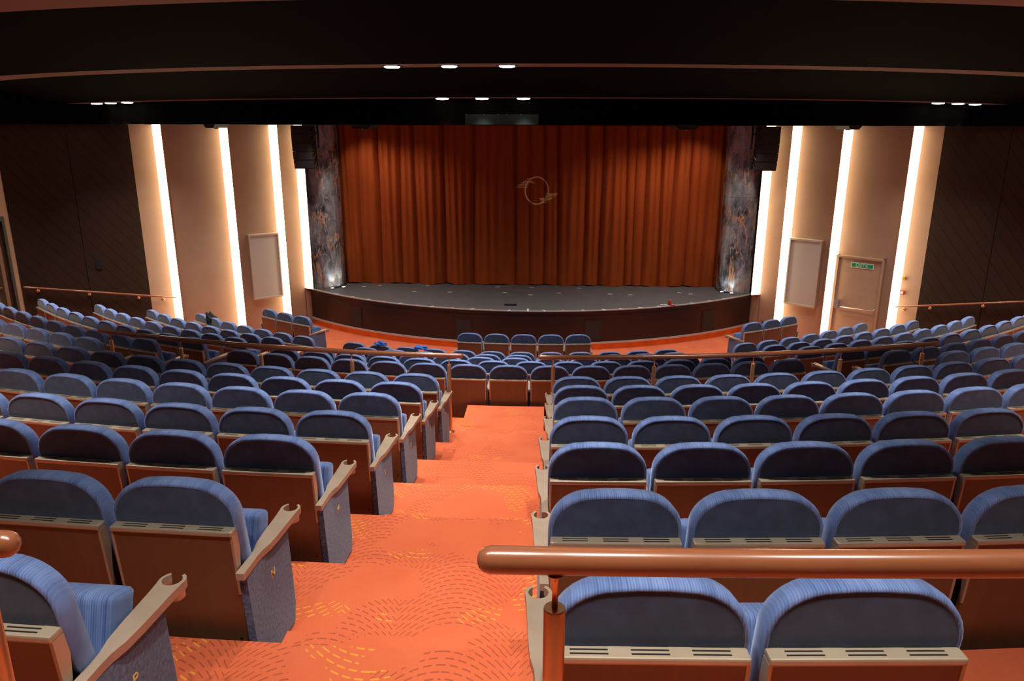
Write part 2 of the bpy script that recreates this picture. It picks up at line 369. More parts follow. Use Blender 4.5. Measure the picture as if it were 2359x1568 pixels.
# ---------------------------------------------------------------- things on the side walls (local frame of each wall)
def wthing(name, W, s, z, off=0.):
    w, o, ang, ys = W
    e = thing(name, o+Vector((cos(ang)*s-sin(ang)*ys*off, sin(ang)*s+cos(ang)*ys*off, z)), ang); return e, ys
def yb(ys, a, b): return sorted((ys*a, ys*b))
for W, s0, s1, lab in ((WL, .745, 1.50, 'tan framed pale notice board on the left wall'), (WR, .865, 1.64, 'tan framed pale notice board on the right wall')):
    e, ys = wthing('notice_board', W, 0, 0, .02)
    tilt = .0
    bm = bmesh.new()
    for a_, b_, c_, d_ in ((s0, s1, 2.43, 2.47), (s0, s1, .85, .89), (s0, s0+.03, .89, 2.43), (s1-.03, s1, .89, 2.43)): box(bm, a_, b_, *yb(ys, -.02, .12), c_, d_)
    obj('frame', bm, 'boardfr', e)
    bm = bmesh.new(); box(bm, s0+.03, s1-.03, *yb(ys, -.02, .085), .89, 2.43); obj('board', bm, 'board', e)
    tag(e, lab, 'notice board', 'notice boards on the side walls')
# exit door, right wall
w_, o_, a_, ys = WR
d = struct(thing('door_1', o_, a_))
DS0, DS1 = 2.06, 3.02
bm = bmesh.new()
box(bm, DS0-.06, DS0, *yb(ys, .0, .10), 0, 2.19); box(bm, DS1, DS1+.05, *yb(ys, .0, .13), 0, 2.19); box(bm, DS0-.06, DS1+.05, *yb(ys, .0, .12), 2.15, 2.19); obj('door_frame', bm, 'doorm', d)
bm = bmesh.new(); box(bm, DS0, DS1, *yb(ys, -.02, .062), .02, 2.15); obj('door_leaf', bm, 'doorm', d)
bm = bmesh.new()
tube(bm, [(DS0+.10, ys*.13, 1.0), (DS1-.06, ys*.13, 1.0), (DS1-.02, ys*.13, 1.06)], .014); box(bm, DS0+.03, DS0+.12, *yb(ys, .06, .15), .95, 1.15); tube(bm, [(DS1-.02, ys*.06, 1.06), (DS1-.02, ys*.13, 1.06)], .012)
obj('push_bar', bm, 'chrome', d)
e, ys = wthing('exit_sign', WR, 2.59, 2.0, .062)
bm = bmesh.new(); box(bm, -.25, .25, *yb(ys, .004, .016), -.062, .062); obj('sign_plate', bm, 'cream', e)
bm = bmesh.new(); box(bm, -.235, -.155, *yb(ys, .016, .019), -.045, .045); box(bm, .125, .235, *yb(ys, .016, .019), -.045, .045); box(bm, -.155, .125, *yb(ys, .016, .0175), -.045, .045); obj('sign_field', bm, 'green', e)
Mt = Matrix.Translation((-.045, ys*.0195, 0)) @ Matrix.Rotation(rad(90), 4, 'X')   # faces -y local
text_obj('sign_lettering', 'EXIT', .10, 'cream', e, Mt)
bm = bmesh.new()   # running figure beside a doorway
def sgn(x, z, x2, z2, wd=.007): 
    v = Vector((x2-x, 0, z2-z)); n = Vector((-v.z, 0, v.x)).normalized()*wd/2; y = ys*.0195
    vv = [bm.verts.new(Vector((x, y, z))+n), bm.verts.new(Vector((x2, y, z2))+n), bm.verts.new(Vector((x2, y, z2))-n), bm.verts.new(Vector((x, y, z))-n)]; bm.faces.new(vv)
for q in ((.08, .02, .088, -.004, .013), (.088, -.004, .07, -.03), (.088, -.004, .102, -.018), (.102, -.018, .094, -.036), (.08, .02, .064, .006), (.083, .015, .100, .01), (.083, .034, .083, .024, .010), (.108, .038, .118, .038, .004), (.118, .038, .118, -.038, .004)): sgn(*q)
obj('sign_figure', bm, 'cream', e, recalc=False)
tag(e, 'green and cream EXIT sign on the tan door, right wall', 'sign')
e, ys = wthing('light_switch', WR, 3.48, 1.83, .0); bm = bmesh.new(); box(bm, -.04, .04, *yb(ys, -.03, .05), -.04, .04); bevel(bm, .006); obj('switch_plate', bm, 'amber', e)
bm = bmesh.new(); box(bm, -.012, .012, *yb(ys, .05, .06), -.02, .02); obj('rocker', bm, 'trim', e); tag(e, 'amber switch box on the bright strip right of the exit door', 'switch')
e, ys = wthing('fire_call_point', WR, 3.49, 1.51, .0); bm = bmesh.new(); box(bm, -.045, .045, *yb(ys, -.03, .055), -.045, .045); bevel(bm, .006); obj('housing', bm, 'alarm', e)
bm = bmesh.new(); box(bm, -.028, .028, *yb(ys, .055, .06), -.026, .026); obj('glass_pane', bm, 'white', e); tag(e, 'red fire alarm call point below the amber switch', 'fire alarm')
for W, s, z, lab in ((WL, .30, .20, 'small steel wall socket low beside the stage, left'), (WR, .36, .26, 'small steel wall socket low beside the stage, right')):
    e, ys = wthing('wall_socket', W, s, z, .02); bm = bmesh.new(); box(bm, -.05, .05, *yb(ys, -.03, .05), -.05, .05); bevel(bm, .006); obj('socket_plate', bm, 'steel', e)
    bm = bmesh.new(); box(bm, -.018, .018, *yb(ys, .05, .054), -.018, .018); obj('socket_face', bm, 'dark', e); tag(e, lab, 'socket', 'wall sockets beside the stage')
e, ys = wthing('wall_grille', WL, 4.81, 2.08, .03); bm = bmesh.new(); box(bm, -.06, .06, *yb(ys, 0, .015), -.08, .08); obj('grille_frame', bm, 'dark', e)
bm = bmesh.new(); [box(bm, -.05, .05, *yb(ys, .015, .02), -.07+.022*k, -.062+.022*k) for k in range(7)]; obj('grille_slats', bm, 'blackp', e); tag(e, 'small black grille on the dark grooved panel, left wall', 'grille')
# sloping wall handrails
for W, lab, e0, e1 in ((WL, 'brown sloping handrail with brass brackets on the left wall', 3.30, 6.28), (WR, 'brown sloping handrail with brass brackets on the right wall', 3.42, 6.28)):
    e, ys = wthing('wall_handrail', W, 0, 0, .03); zr = lambda s: 1.16+(s-3.31)*.213
    bm = bmesh.new(); tube(bm, [(s, ys*.09, zr(s)) for s in (e0, e0+.02, e1-.02, e1)], .021, 12, rs=[.010, .021, .021, .010]); obj('rail', bm, 'railwood', e)
    for s in (3.58, 4.10, 5.08, 6.02):
        bm = bmesh.new(); zz = zr(s)-.075
        Mx = Matrix.Translation((s, ys*.0, zz)) @ Matrix.Rotation(rad(-90*ys), 4, 'X'); lathe(bm, [(.034, -.03), (.034, .01), (.022, .02), (.002, .024)], 14, M=Mx)
        tube(bm, [(s, ys*.01, zz), (s, ys*.08, zz), (s, ys*.09, zz+.05)], .007, 8); obj('bracket', bm, 'brass', e)
    tag(e, lab, 'handrail', 'handrails on the side walls')
# ---------------------------------------------------------------- stage
RS = 8.52
st = thing('stage', ab(0, -6.3, 0))
def addst(name, bm, mat, lab=None, **k):
    o = obj(name, bm, mat, st, **k); o.matrix_parent_inverse = Matrix.Translation(-st.location)
    if lab: o['label'] = lab
    return o
PHS = 41.9
def arcband(bm, R0, R1, z0, z1, n=64, ph=PHS, mi=0, ph0=None):
    ph0 = -ph if ph0 is None else ph0
    rows = [[bm.verts.new(pol(R, ph0+(ph-ph0)*k/n, z)) for k in range(n+1)] for R, z in ((R0, z0), (R1, z0), (R1, z1), (R0, z1))]
    for i in range(4):
        a_, b_ = rows[i], rows[(i+1) % 4]
        for k in range(n): bm.faces.new((a_[k], a_[k+1], b_[k+1], b_[k])).material_index = mi
    for k in (0, n): bm.faces.new([r[k] for r in rows]).material_index = mi
bm = bmesh.new(); ring = [pol(RS, -PHS+2*PHS*k/64, .95) for k in range(65)]
poly = ring+[ab(5.66, -3.6, .95), ab(-5.66, -3.6, .95)]
bm.faces.new([bm.verts.new(p) for p in poly]); bm2 = bmesh.ops.extrude_face_region(bm, geom=bm.faces[:])
for v in [g for g in bm2['geom'] if isinstance(g, bmesh.types.BMVert)]: v.co.z -= .05
addst('stage_floor', bm, 'stage')
bm = bmesh.new(); arcband(bm, RS-.1, RS, .175, .87); addst('front_panel', bm, 'apron')
bm = bmesh.new(); arcband(bm, RS-.1, RS+.03, .87, .935); addst('fascia_moulding', bm, 'apron')
bm = bmesh.new(); arcband(bm, RS-.03, RS+.035, .935, .953); addst('edge_trim', bm, 'lip', 'grey metal edge strip')
bm = bmesh.new(); arcband(bm, RS-.1, RS+.03, .145, .185); addst('base_trim', bm, 'lip')
bm = bmesh.new(); arcband(bm, RS-.1, RS-.015, .0, .145); addst('kick_plate', bm, 'copper', 'glowing copper kick plate')
for p0, p1 in ((-31.5, -28.6), (-11.2, -8.35), (9.25, 12.1), (30.1, 32.95)):
    bm = bmesh.new(); arcband(bm, RS-.02, RS+.012, .235, .735, 4, p1, 0, p0); v = addst('vent_frame', bm, 'apron')
    bm = bmesh.new(); arcband(bm, RS+.005, RS+.016, .255, .69, 4, p1-.2, 0, p0+.2); s = obj('vent_grille', bm, 'blackp', v)
tag(st, 'raised black stage with curved mahogany front and copper kick plate', 'stage')
# curtain
VAL = [-5.06, -4.97, -4.43, -3.94, -3.37, -2.98, -2.23, -1.46, -.37, .02, .38, .75, 1.43, 1.86, 2.5, 2.72, 2.97, 3.38, 3.68, 4.08, 4.33, 4.56, 4.9, 5.10, 5.16]
VS = [1, 1, .7, 1, .9, .8, .9, 1, 1.0, .35, .6, .9, .8, 1, .9, .4, .8, .9, .6, 1, .5, .8, 1, .7, 1]
def cur_depth(b, z):
    t_ = (z-.95)/4.1
    bb = b+.03*sin(b*2.3+1)*(t_-.4)+.018*sin(7.1*b+3*t_)
    i = 0
    while i < len(VAL)-2 and bb > VAL[i+1]: i += 1
    t = max(0, min(1, (bb-VAL[i])/(VAL[i+1]-VAL[i]))); wd = VAL[i+1]-VAL[i]
    amp = min(.27, .13+wd*.20)
    lo = (1-VS[i])*(1-t)+(1-VS[i+1])*t
    env = max(sin(pi*t), 0)**.42
    k = max(1, round(wd/.2)); rip = .24*(.5-.5*cos(2*pi*k*t)) if k > 1 else 0
    h = lo*.6+(1-lo*.6)*env*(.80+rip*(1-.5*(1-t_)**3))
    hem = .03*max(0, (.12-t_)/.12)*sin(b*9)
    return h*amp*(.85+.3*t_*.5)+hem
A_CUR = -5.47
bm = bmesh.new(); nb, nz = 1100, 16; grid = []
for j in range(nz+1):
    t_ = (j/nz)**1.3; zz = .965+4.09*t_; row = []
    for i in range(nb+1):
        b = -5.06+10.2*i/nb; dz = .012*sin(b*5)+.008*sin(b*17) if j == 0 else 0
        row.append(bm.verts.new(ab(b, A_CUR-cur_depth(b, zz), zz+dz)))
    grid.append(row)
for p, q in zip(grid, grid[1:]):
    for i in range(nb): f = bm.faces.new((p[i], p[i+1], q[i+1], q[i])); f.smooth = True
cur = thing('stage_curtain', ab(0, A_CUR, .95))
def addc(name, bm, mat, par=None, **k): 
    o = obj(name, bm, mat, cur, **k); o.matrix_parent_inverse = Matrix.Translation(-cur.location); return o
dr = addc('curtain_drape', bm, 'velvet', recalc=False)
bm = bmesh.new()
for k in range(520):
    b0, b1 = -5.02+10.1*k/520, -5.02+10.1*(k+1)/520
    q = [bm.verts.new(ab(b, A_CUR-cur_depth(b, z)-.004, z)) for b, z in ((b0, 1.075), (b1, 1.075), (b1, 1.083), (b0, 1.083))]; bm.faces.new(q)
hm = obj('hem_seam', bm, 'velvet', dr, recalc=False); hm.matrix_parent_inverse = Matrix.Translation(-cur.location)
bm = bmesh.new()
def onc(b, z): return ab(b, A_CUR-cur_depth(b, z)-.012, z)
def stitch(pts, w):
    P = [onc(*p) for p in pts]; up_ = []
    for i, (b, z) in enumerate(pts):
        b2, z2 = pts[min(i+1, len(pts)-1)]; b1, z1 = pts[max(i-1, 0)]; d = Vector((b2-b1, z2-z1)).normalized()
        up_.append([bm.verts.new(onc(b-d.y*s*w/2, z+d.x*s*w/2)) for s in (-1, 1)])
    for p, q in zip(up_, up_[1:]): bm.faces.new((p[0], q[0], q[1], p[1]))
cb, cz, rr = .185, 3.44, .345
stitch([(cb+rr*.86*cos(t), cz+rr*sin(t)) for t in [rad(5*k) for k in range(73)]], .030)
for sg in (1, -1):
    for k in range(7):
        z0 = cz+sg*(.085+.036*k); inner = cb-sg*(.24-.012*k); outer = cb-sg*(.55-.05*k)
        n = 10; stitch([(inner+(outer-inner)*i/n, z0) for i in range(n+1)], .018)
    for k in range(4):
        z0 = cz+sg*(.20+.034*k); inner = cb-sg*(.20); outer = cb-sg*(.06+.04*k); stitch([(inner+(outer-inner)*i/6, z0) for i in range(7)], .018)
em = addc('winged_ring_emblem', bm, 'gold', recalc=False); em['label'] = 'gold embroidered ring with stepped wings'
sol = em.modifiers.new('s', 'SOLIDIFY'); sol.thickness = .006
tag(cur, 'rust red velvet stage curtain with gold ring emblem', 'curtain')
# masking wall behind the curtain
bm = bmesh.new(); bmv = [ab(-5.75, -3.6), ab(5.75, -3.6)]
o0 = bmv[0]; dd = bmv[1]-bmv[0]; box(bm, 0, dd.length, 0, .2, -.1, 5.3); struct(obj('wall_stage', bm, 'black', loc=o0, rotz=math.atan2(dd.y, dd.x)))
for sgn_ in (-1, 1):
    p = ab(sgn_*5.7, -6.35); q = ab(sgn_*5.7, -3.6); d_ = q-p; bm = bmesh.new(); box(bm, .3, d_.length, *(sorted((0, -.15*sgn_))), -.1, 5.3); struct(obj('wall_wing_left' if sgn_ < 0 else 'wall_wing_right', bm, 'black', loc=p, rotz=math.atan2(d_.y, d_.x)))
# marble pillars
for sg, lab in ((-1, 'tall dark veined marble pillar left of the stage curtain'), (1, 'tall dark veined marble pillar right of the stage curtain')):
    plan = [(5.665, -6.02), (5.66, -6.26), (5.50, -6.33), (5.34, -6.35), (5.20, -6.33), (5.06, -6.27), (4.96, -6.17), (4.92, -6.05), (4.92, -5.72), (5.05, -5.66), (5.66, -5.66)]
    e = thing('marble_pillar', ab(sg*5.3, -6.0, .953)); bm = bmesh.new()
    joints = [(.0, 1.02), (1.024, 2.40), (2.404, 3.55), (3.554, 4.10)]
    for z0, z1 in joints:
        prism(bm, [(b*sg, a) for b, a in plan], z0+.953, min(z1+.953, 5.055), 0, lambda x, y, z: ab(x, y, z)-e.location)
    obj('marble_facing', bm, 'marble', e)
    bm = bmesh.new(); prism(bm, [(b*sg*.997, a+.003) for b, a in plan], .953, .975, 0, lambda x, y, z: ab(x, y, z)-e.location); obj('base_strip', bm, 'blackp', e)
    tag(e, lab, 'pillar', 'marble pillars framing the stage')
# small uplights at the pillars
for b, a, lab in ((-5.09, -6.42, 'small round floor uplight left of the pair at the left pillar'), (-4.84, -6.25, 'small round floor uplight nearest the curtain at left pillar'), (4.95, -6.28, 'small round floor uplight nearest the curtain at right pillar'), (5.17, -6.42, 'small round floor uplight right of the pair at the right pillar')):
    e = thing('floor_uplight', ab(b, a, .953)); bm = bmesh.new(); lathe(bm, [(.05, 0), (.05, .022), (.044, .028), (.044, .022)], 20); obj('housing', bm, 'steel', e)
    bm = bmesh.new(); lathe(bm, [(.043, .018), (.043, .026), (.02, .03)], 20); obj('lens', bm, 'lens2', e)
    ld = bpy.data.lights.new('uplight', 'SPOT'); ld.energy = 9; ld.spot_size = rad(75); ld.spot_blend = .8; ld.color = (.9, .95, 1); ld.shadow_soft_size = .03
    l = bpy.data.objects.new('lamp', ld); COL.objects.link(l); l.parent = e; l.location = (0, 0, .05); l.rotation_euler = (rad(180-12), 0, 0)
    tag(e, lab, 'light', 'floor uplights at the stage pillars')
# tape marks on the stage
TS = [(-4.34, -6.07), (-3.95, -5.87), (-2.68, -5.86), (-2.91, -6.58), (-1.99, -6.63), (-.82, -5.9), (.08, -5.9), (-.58, -6.6), (.08, -6.82), (.39, -6.54), (.8, -6.57), (1.33, -5.95), (2.09, -6.6), (2.59, -6.67), (3.46, -5.94), (3.87, -6.34), (4.13, -6.48)]
words = ['leftmost', 'second from left', 'third from left', 'fourth from left', 'fifth from left', 'sixth from left', 'seventh from left', 'eighth from left']
order = sorted(range(len(TS)), key=lambda i: TS[i][0]); ORD = ['first', 'second', 'third', 'fourth', 'fifth', 'sixth', 'seventh', 'eighth', 'ninth', 'tenth', 'eleventh', 'twelfth', 'thirteenth', 'fourteenth', 'fifteenth', 'sixteenth', 'seventeenth', 'eighteenth', 'nineteenth', 'twentieth', 'twenty-first', 'twenty-second', 'twenty-third', 'twenty-fourth']
for rank, i in enumerate(order):
    b, a = TS[i]; cl = 'white'
    if abs(b-.39) < .01: cl = 'blue'
    if abs(b-3.46) < .01: cl = 'red'
    bm = bmesh.new(); box(bm, -.055, .055, -.02, .02, 0, .003)
    o = obj('tape_mark', bm, {'white': 'white', 'blue': 'bluet', 'red': 'redt'}[cl], loc=ab(b, a, .9505), rotz=random.uniform(-.4, .4))
    if cl == 'white': tag(o, 'small white tape mark on the stage floor, %s counted from the left' % ORD[rank], 'tape', 'spike marks on the stage floor')
    else: tag(o, 'tiny %s tape mark on the dark stage floor' % cl, 'tape', 'spike marks on the stage floor')
EP = [-34.7, -30.8, -27.3, -24.3, -20.9, -18.0, -15.2, -11.9, -8.5, -5.6, -2.7, .4, 3.1, 6.1, 9.2, 12.5, 15.3, 18.6, 21.8, 24.6, 28.1, 31.8, 35.1]
for i, p_ in enumerate(EP):
    pink = i in (3, 5, 7, 9, 13); ln = .20 if i == 11 else .10
    bm = bmesh.new(); box(bm, -.022, .022, -.002, ln, 0, .004); box(bm, -.022, .022, -.007, -.003, -.012, .004)
    o = obj('edge_tape', bm, 'pinkt' if pink else 'white', loc=pol(RS+.03, p_, .9535), rotz=rad(p_)+AX)
    o.rotation_euler.z += 0 if i == 11 else rad(-28 if i < 11 else 28)
    tag(o, '%s tape strip at the stage edge, %s of the row from the left' % ('longest white' if i == 11 else 'short pink' if pink else 'short white', ORD[i]), 'tape', 'tape strips along the stage edge')
e = thing('floor_pocket', ab(-.37, -7.95, .951)); bm = bmesh.new(); box(bm, -.15, .15, -.09, .09, 0, .008); obj('frame', bm, 'blackp', e)
bm = bmesh.new(); [box(bm, -.13, .13, -.07+.05*k, -.04+.05*k, .008, .012) for k in range(3)]; obj('lid', bm, 'dark', e); tag(e, 'black floor pocket lid near the centre stage edge', 'floor pocket')
# drink can with wrapper, and a cutlery-like scatter
e = thing('drink_can', ab(3.42, -7.70, .953)); bm = bmesh.new(); lathe(bm, [(.026, 0), (.033, .01), (.033, .105), (.027, .118)], 20); obj('can_body', bm, 'canred', e)
bm = bmesh.new(); lathe(bm, [(.0275, .1185), (.028, .124), (.022, .121)], 20); obj('can_lid', bm, 'canw', e); tag(e, 'red drink can with silver top at the stage edge, right', 'can')
def crumpled(name, mat, loc, sx, sy, sz, seed, mi=None):
    r = random.Random(seed); bm = bmesh.new(); bmesh.ops.create_icosphere(bm, subdivisions=3, radius=1)
    for v in bm.verts:
        n = v.co.normalized(); k = 1+.16*sin(5*n.x+seed)+.14*sin(7*n.y+2*seed)+.12*sin(9*n.z+seed*3)+r.uniform(-.04, .04)
        v.co = Vector((n.x*sx*k, n.y*sy*k, max(-.25, n.z)*sz*k))
    mn = min(v.co.z for v in bm.verts)
    for v in bm.verts: v.co.z -= mn
    return obj(name, bm, mat, loc=loc, smooth=True)
tag(crumpled('candy_wrapper', 'canred', ab(3.46, -7.80, .953), .07, .03, .015, 3), 'red crumpled wrapper at the foot of the drink can', 'wrapper')
tag(crumpled('paper_tissue', 'white', ab(3.27, -7.78, .953), .09, .025, .014, 5), 'flat pale tissue beside the red wrapper on stage edge', 'tissue')
# ---------------------------------------------------------------- line array speakers
for sg, lab in ((-1, 'black hanging line array speaker left of the stage'), (1, 'black hanging line array speaker right of the stage')):
    c = ab(-5.44 if sg < 0 else 5.60, -6.78, 0); e = thing('line_array_speaker', Vector((c.x, c.y, 4.0)), AX+rad(sg*8))
    z = 5.045; y = 0.; tl = 0.
    for k in range(5):
        h = .198; tl = rad(1.5*k*k*.45)
        M_ = Matrix.Translation((0, y, z-4.0)) @ Matrix.Rotation(tl, 4, 'X')
        bm = bmesh.new(); wd = .255 if True else 0
        vs = [bm.verts.new(M_ @ Vector(q)) for q in ((-wd, -.16, 0), (wd, -.16, 0), (wd*.8, .2, -.012), (-wd*.8, .2, -.012), (-wd, -.16, -h-.002), (wd, -.16, -h-.002), (wd*.8, .2, -h-.006), (-wd*.8, .2, -h-.006))]
        for q in ((0, 3, 2, 1), (4, 5, 6, 7), (0, 1, 5, 4), (1, 2, 6, 5), (2, 3, 7, 6), (3, 0, 4, 7)): bm.faces.new([vs[i] for i in q])
        cab = obj('speaker_cabinet', bm, 'spk', e)
        bm = bmesh.new(); box(bm, -wd+.02, wd-.02, -.168, -.161, -h+.02, -.014, M=M_)
        for kk in range(9): box(bm, -wd+.03, wd-.03, -.1695, -.168, -h+.03+.018*kk, -h+.036+.018*kk, M=M_)
        obj('speaker_grille', bm, 'blackp', cab)
        bm = bmesh.new(); xs = -sg*(wd-.005)
        for (yy, zz) in ((-.12, -.03), (-.12, -h+.03), (.12, -h+.06), (-.02, -h/2)): box(bm, *sorted((xs, xs-sg*.014)), yy-.012, yy+.012, zz-.010, zz+.010, M=M_)
        tube(bm, [M_ @ Vector((xs-sg*.004, -.10, -h+.03)), M_ @ Vector((xs-sg*.004, .10, -.05))], .004, 6); obj('rigging_hardware', bm, 'steel', cab)
        z -= h*cos(tl); y += h*sin(tl)*.9
    bm = bmesh.new(); tube(bm, [(-sg*.315, .1, 1.05), (-sg*.315, .1, .52)], .022, 10); box(bm, *sorted((-sg*.315, -sg*.2)), .09, .11, .85, .88); obj('hanging_pole', bm, 'spk', e)
    tag(e, lab, 'speaker', 'line array speakers flanking the stage')
# ---------------------------------------------------------------- small black projectors hanging under the header
def fixture(R, phi, lab, d=.30):
    p = pol(R, phi, 5.06); e = thing('stage_projector', p, rad(phi)+AX)
    bm = bmesh.new(); prism(bm, [(-.25, 0), (.25, 0), (.16, -.075), (-.16, -.075)], -.16, .16, 0, lambda x, y, z: Vector((x, z, y+0.0))); obj('projector_body', bm, 'spk', e)
    bm = bmesh.new(); lathe(bm, [(.05, -.09), (.055, -.06)], 14); obj('projector_lens', bm, 'glassg', e); tag(e, lab, 'projector', 'black projectors under the header')
for p_, l_ in ((-16.0, 'black projector under the header in front of curtain, left'), (15.9, 'black projector under the header in front of curtain, right'), (-37.9, 'black projector under the header near the left light strips'), (37.7, 'black projector under the header near right light strips')): fixture(11, p_, l_)
e = thing('control_window', pol(13.06, -1.1, 5.14), AX+rad(-1.1)); bm = bmesh.new(); box(bm, -.58, .58, -.012, .03, -.075, .08); obj('window_glass', bm, 'glassg', e)
bm = bmesh.new(); [box(bm, x-.004, x+.004, -.016, -.012, .072, .08) for x in (-.56, -.28, -.05, .08, .3)]; obj('clips', bm, 'steel', e); tag(e, 'dark tinted panel on the ceiling step above the curtain', 'panel')
# ---------------------------------------------------------------- recessed downlights
def downlight(R, phi, z, lab, power, size=78, tilt=0., vis=True, col=(1, .92, .83)):
    flush = z < 5.1; z = 5.0597 if flush else z
    e = thing('ceiling_downlight', pol(R, phi, z), rad(phi)+AX)
    bm = bmesh.new(); lathe(bm, [(.105, .0), (.14, -.001), (.14, -.004), (.104, -.006)], 24); obj('trim_ring', bm, 'blackp', e)
    bm = bmesh.new(); lathe(bm, [(.10, -.001), (.10, -.0035), (.05, -.004)] if flush else [(.10, -.002), (.10, -.014), (.085, -.022), (.03, -.026)], 24); obj('lamp_lens', bm, 'lens', e)
    ld = bpy.data.lights.new('downlight', 'SPOT'); ld.energy = power*DOWN; ld.spot_size = rad(size); ld.spot_blend = 1.; ld.color = col; ld.shadow_soft_size = .07
    l = bpy.data.objects.new('lamp', ld); COL.objects.link(l); l.parent = e; l.location = (0, 0, -.09); l.rotation_euler = (rad(tilt), 0, 0)
    tag(e, lab, 'downlight', 'recessed round downlights')
    return e
for i, p_ in enumerate((-5.68, -2.90, -.15)): downlight(15.33, p_, 5.778, 'bright round downlight on the wider brown ceiling band, %s of three' % ('leftmost', 'middle', 'rightmost')[i], 150)
for i, p_ in enumerate((-5.02, -2.34, .42)): downlight(13.28, p_, 5.458, 'round downlight on the thin lower ceiling band at centre, %s of three' % ('leftmost', 'middle', 'rightmost')[i], 90)
for i, p_ in enumerate((33.7, 36.5, 39.3)): downlight(13.28, p_, 5.458, 'round downlight on the lower ceiling band at far right, %s of three' % ('leftmost', 'middle', 'rightmost')[i], 90)
for i, p_ in enumerate((-39.3, -36.5, -33.7)): downlight(13.28, p_, 5.458, 'dim round downlight on the lower ceiling band at far left, %s of three' % ('leftmost', 'middle', 'rightmost')[i], 90)
HID = 'round downlight in the ceiling outside the picture, '
def bank(R, z, phis, where, power, **k):
    for i, p_ in enumerate(phis): downlight(R, p_, z, HID+'%s %s' % (ORD[i], where), power, **k)
bank(12.4, 5.055, (-38, -32, -22, -13, -4, 4, 13, 22, 32, 38), 'of the added front ceiling row from left', 62, size=110)  # unseen fill lamps added over the front rows and side blocks
bank(10.6, 5.055, (-30, -16, 0, 16, 30), 'from left of the added row above the front floor', 90, size=110)  # added lamps, hidden edge-on, to brighten the front carpet
bank(9.0, 5.055, (-34, -20, -7, 7, 20, 34), 'from left of the added row above the stage edge', 55, size=110)  # added lamps, hidden edge-on, lighting the stage edge
bank(8.0, 5.055, (-34, -27, 20, 27, 34), 'from left of the added curtain washing row', 26, size=100, tilt=30)  # unseen lamps added to brighten the sides of the curtain
bank(15.33, 5.778, (-39.5, -37.4, -35.2, 35.2, 37.4, 39.5), 'of those added on the wider ceiling band from left', 110)  # added beyond the frame to light the side blocks
bank(18.52, 6.163, (-29, -26.5, -24, -5.2, -2.9, -.6, 9, 10.8, 24, 26.5, 29), 'of the unseen lamps on the third ceiling band from left', 150)  # outer groups and right-hand pair are added to brighten the side rows
bank(21.18, 6.498, (-23, -21, -19, -12, -10, -8, -1, 1, 3, 13, 15, 17, 23, 25), 'on the fourth ceiling band from left', 108)
bank(24.15, 6.858, (-15, -13, -11, -2, 0, 2, 5, 12, 14, 16), 'on the rearmost ceiling band from left', 92)
# ---------------------------------------------------------------- guard rails
def guard_rail(R, z0, p0, p1, posts, lab, zrail, inner):
    mid = (p0+p1)/2; e = thing('guard_rail', pol(R, mid, z0))
    P = lambda R_, p_, z_: pol(R_, p_, z_)-e.location
    n = max(8, int(abs(p1-p0)*2)); ps = [p0+(p1-p0)*k/n for k in range(n+1)]; rr_ = .0295
    d = math.degrees(rr_/R)*(1 if p1 > p0 else -1)
    pts = [P(R, p0-d*c_, zrail) for c_ in (.98, .85, .5)]+[P(R, q, zrail) for q in ps]+[P(R, p1+d*c_, zrail) for c_ in (.5, .85, .98)]
    rs = [.006, .018, .026]+[rr_]*len(ps)+[.026, .018, .006]
    bm = bmesh.new(); tube(bm, pts, rr_, 20, rs=rs); obj('handrail', bm, 'railwood', e)
    for q in posts:
        bm = bmesh.new(); c_ = P(R, q, 0)
        lathe(bm, [(.05, z0+.0), (.05, z0+.006), (.025, z0+.012), (.0235, z0+.02), (.0235, zrail-.115), (.0225, zrail-.112)], 20, c=c_); po = obj('post', bm, 'brass', e)
        bm = bmesh.new(); lathe(bm, [(.0065, zrail-.115), (.0065, zrail-.055), (.009, zrail-.04), (.022, zrail-.027)], 12, c=c_); obj('neck_pin', bm, 'brass', po)
    tag(e, lab, 'railing', 'wooden guard rails on brass posts')
guard_rail(16.99, 1.494, -18.35, -1.65, (-17.75, -13.95, -10.1, -6.12, -2.13), 'wooden guard rail on brass posts along cross aisle, left half', 2.455, 0)
guard_rail(16.99, 1.494, 1.5, 18.4, (2.0, 6.0, 10.05, 13.85, 17.75), 'wooden guard rail on brass posts along cross aisle, right half', 2.455, 0)
guard_rail(24.0, 2.988, .98, 12, (1.30, 5.3, 9.3), 'thick polished wooden rail nearest the camera, bottom right', 4.18, 0)
guard_rail(24.0, 2.988, -12, -1.53, (-9.5, -5.6, -1.71), 'polished wooden rail end with round tip, bottom left edge', 4.18, 0)
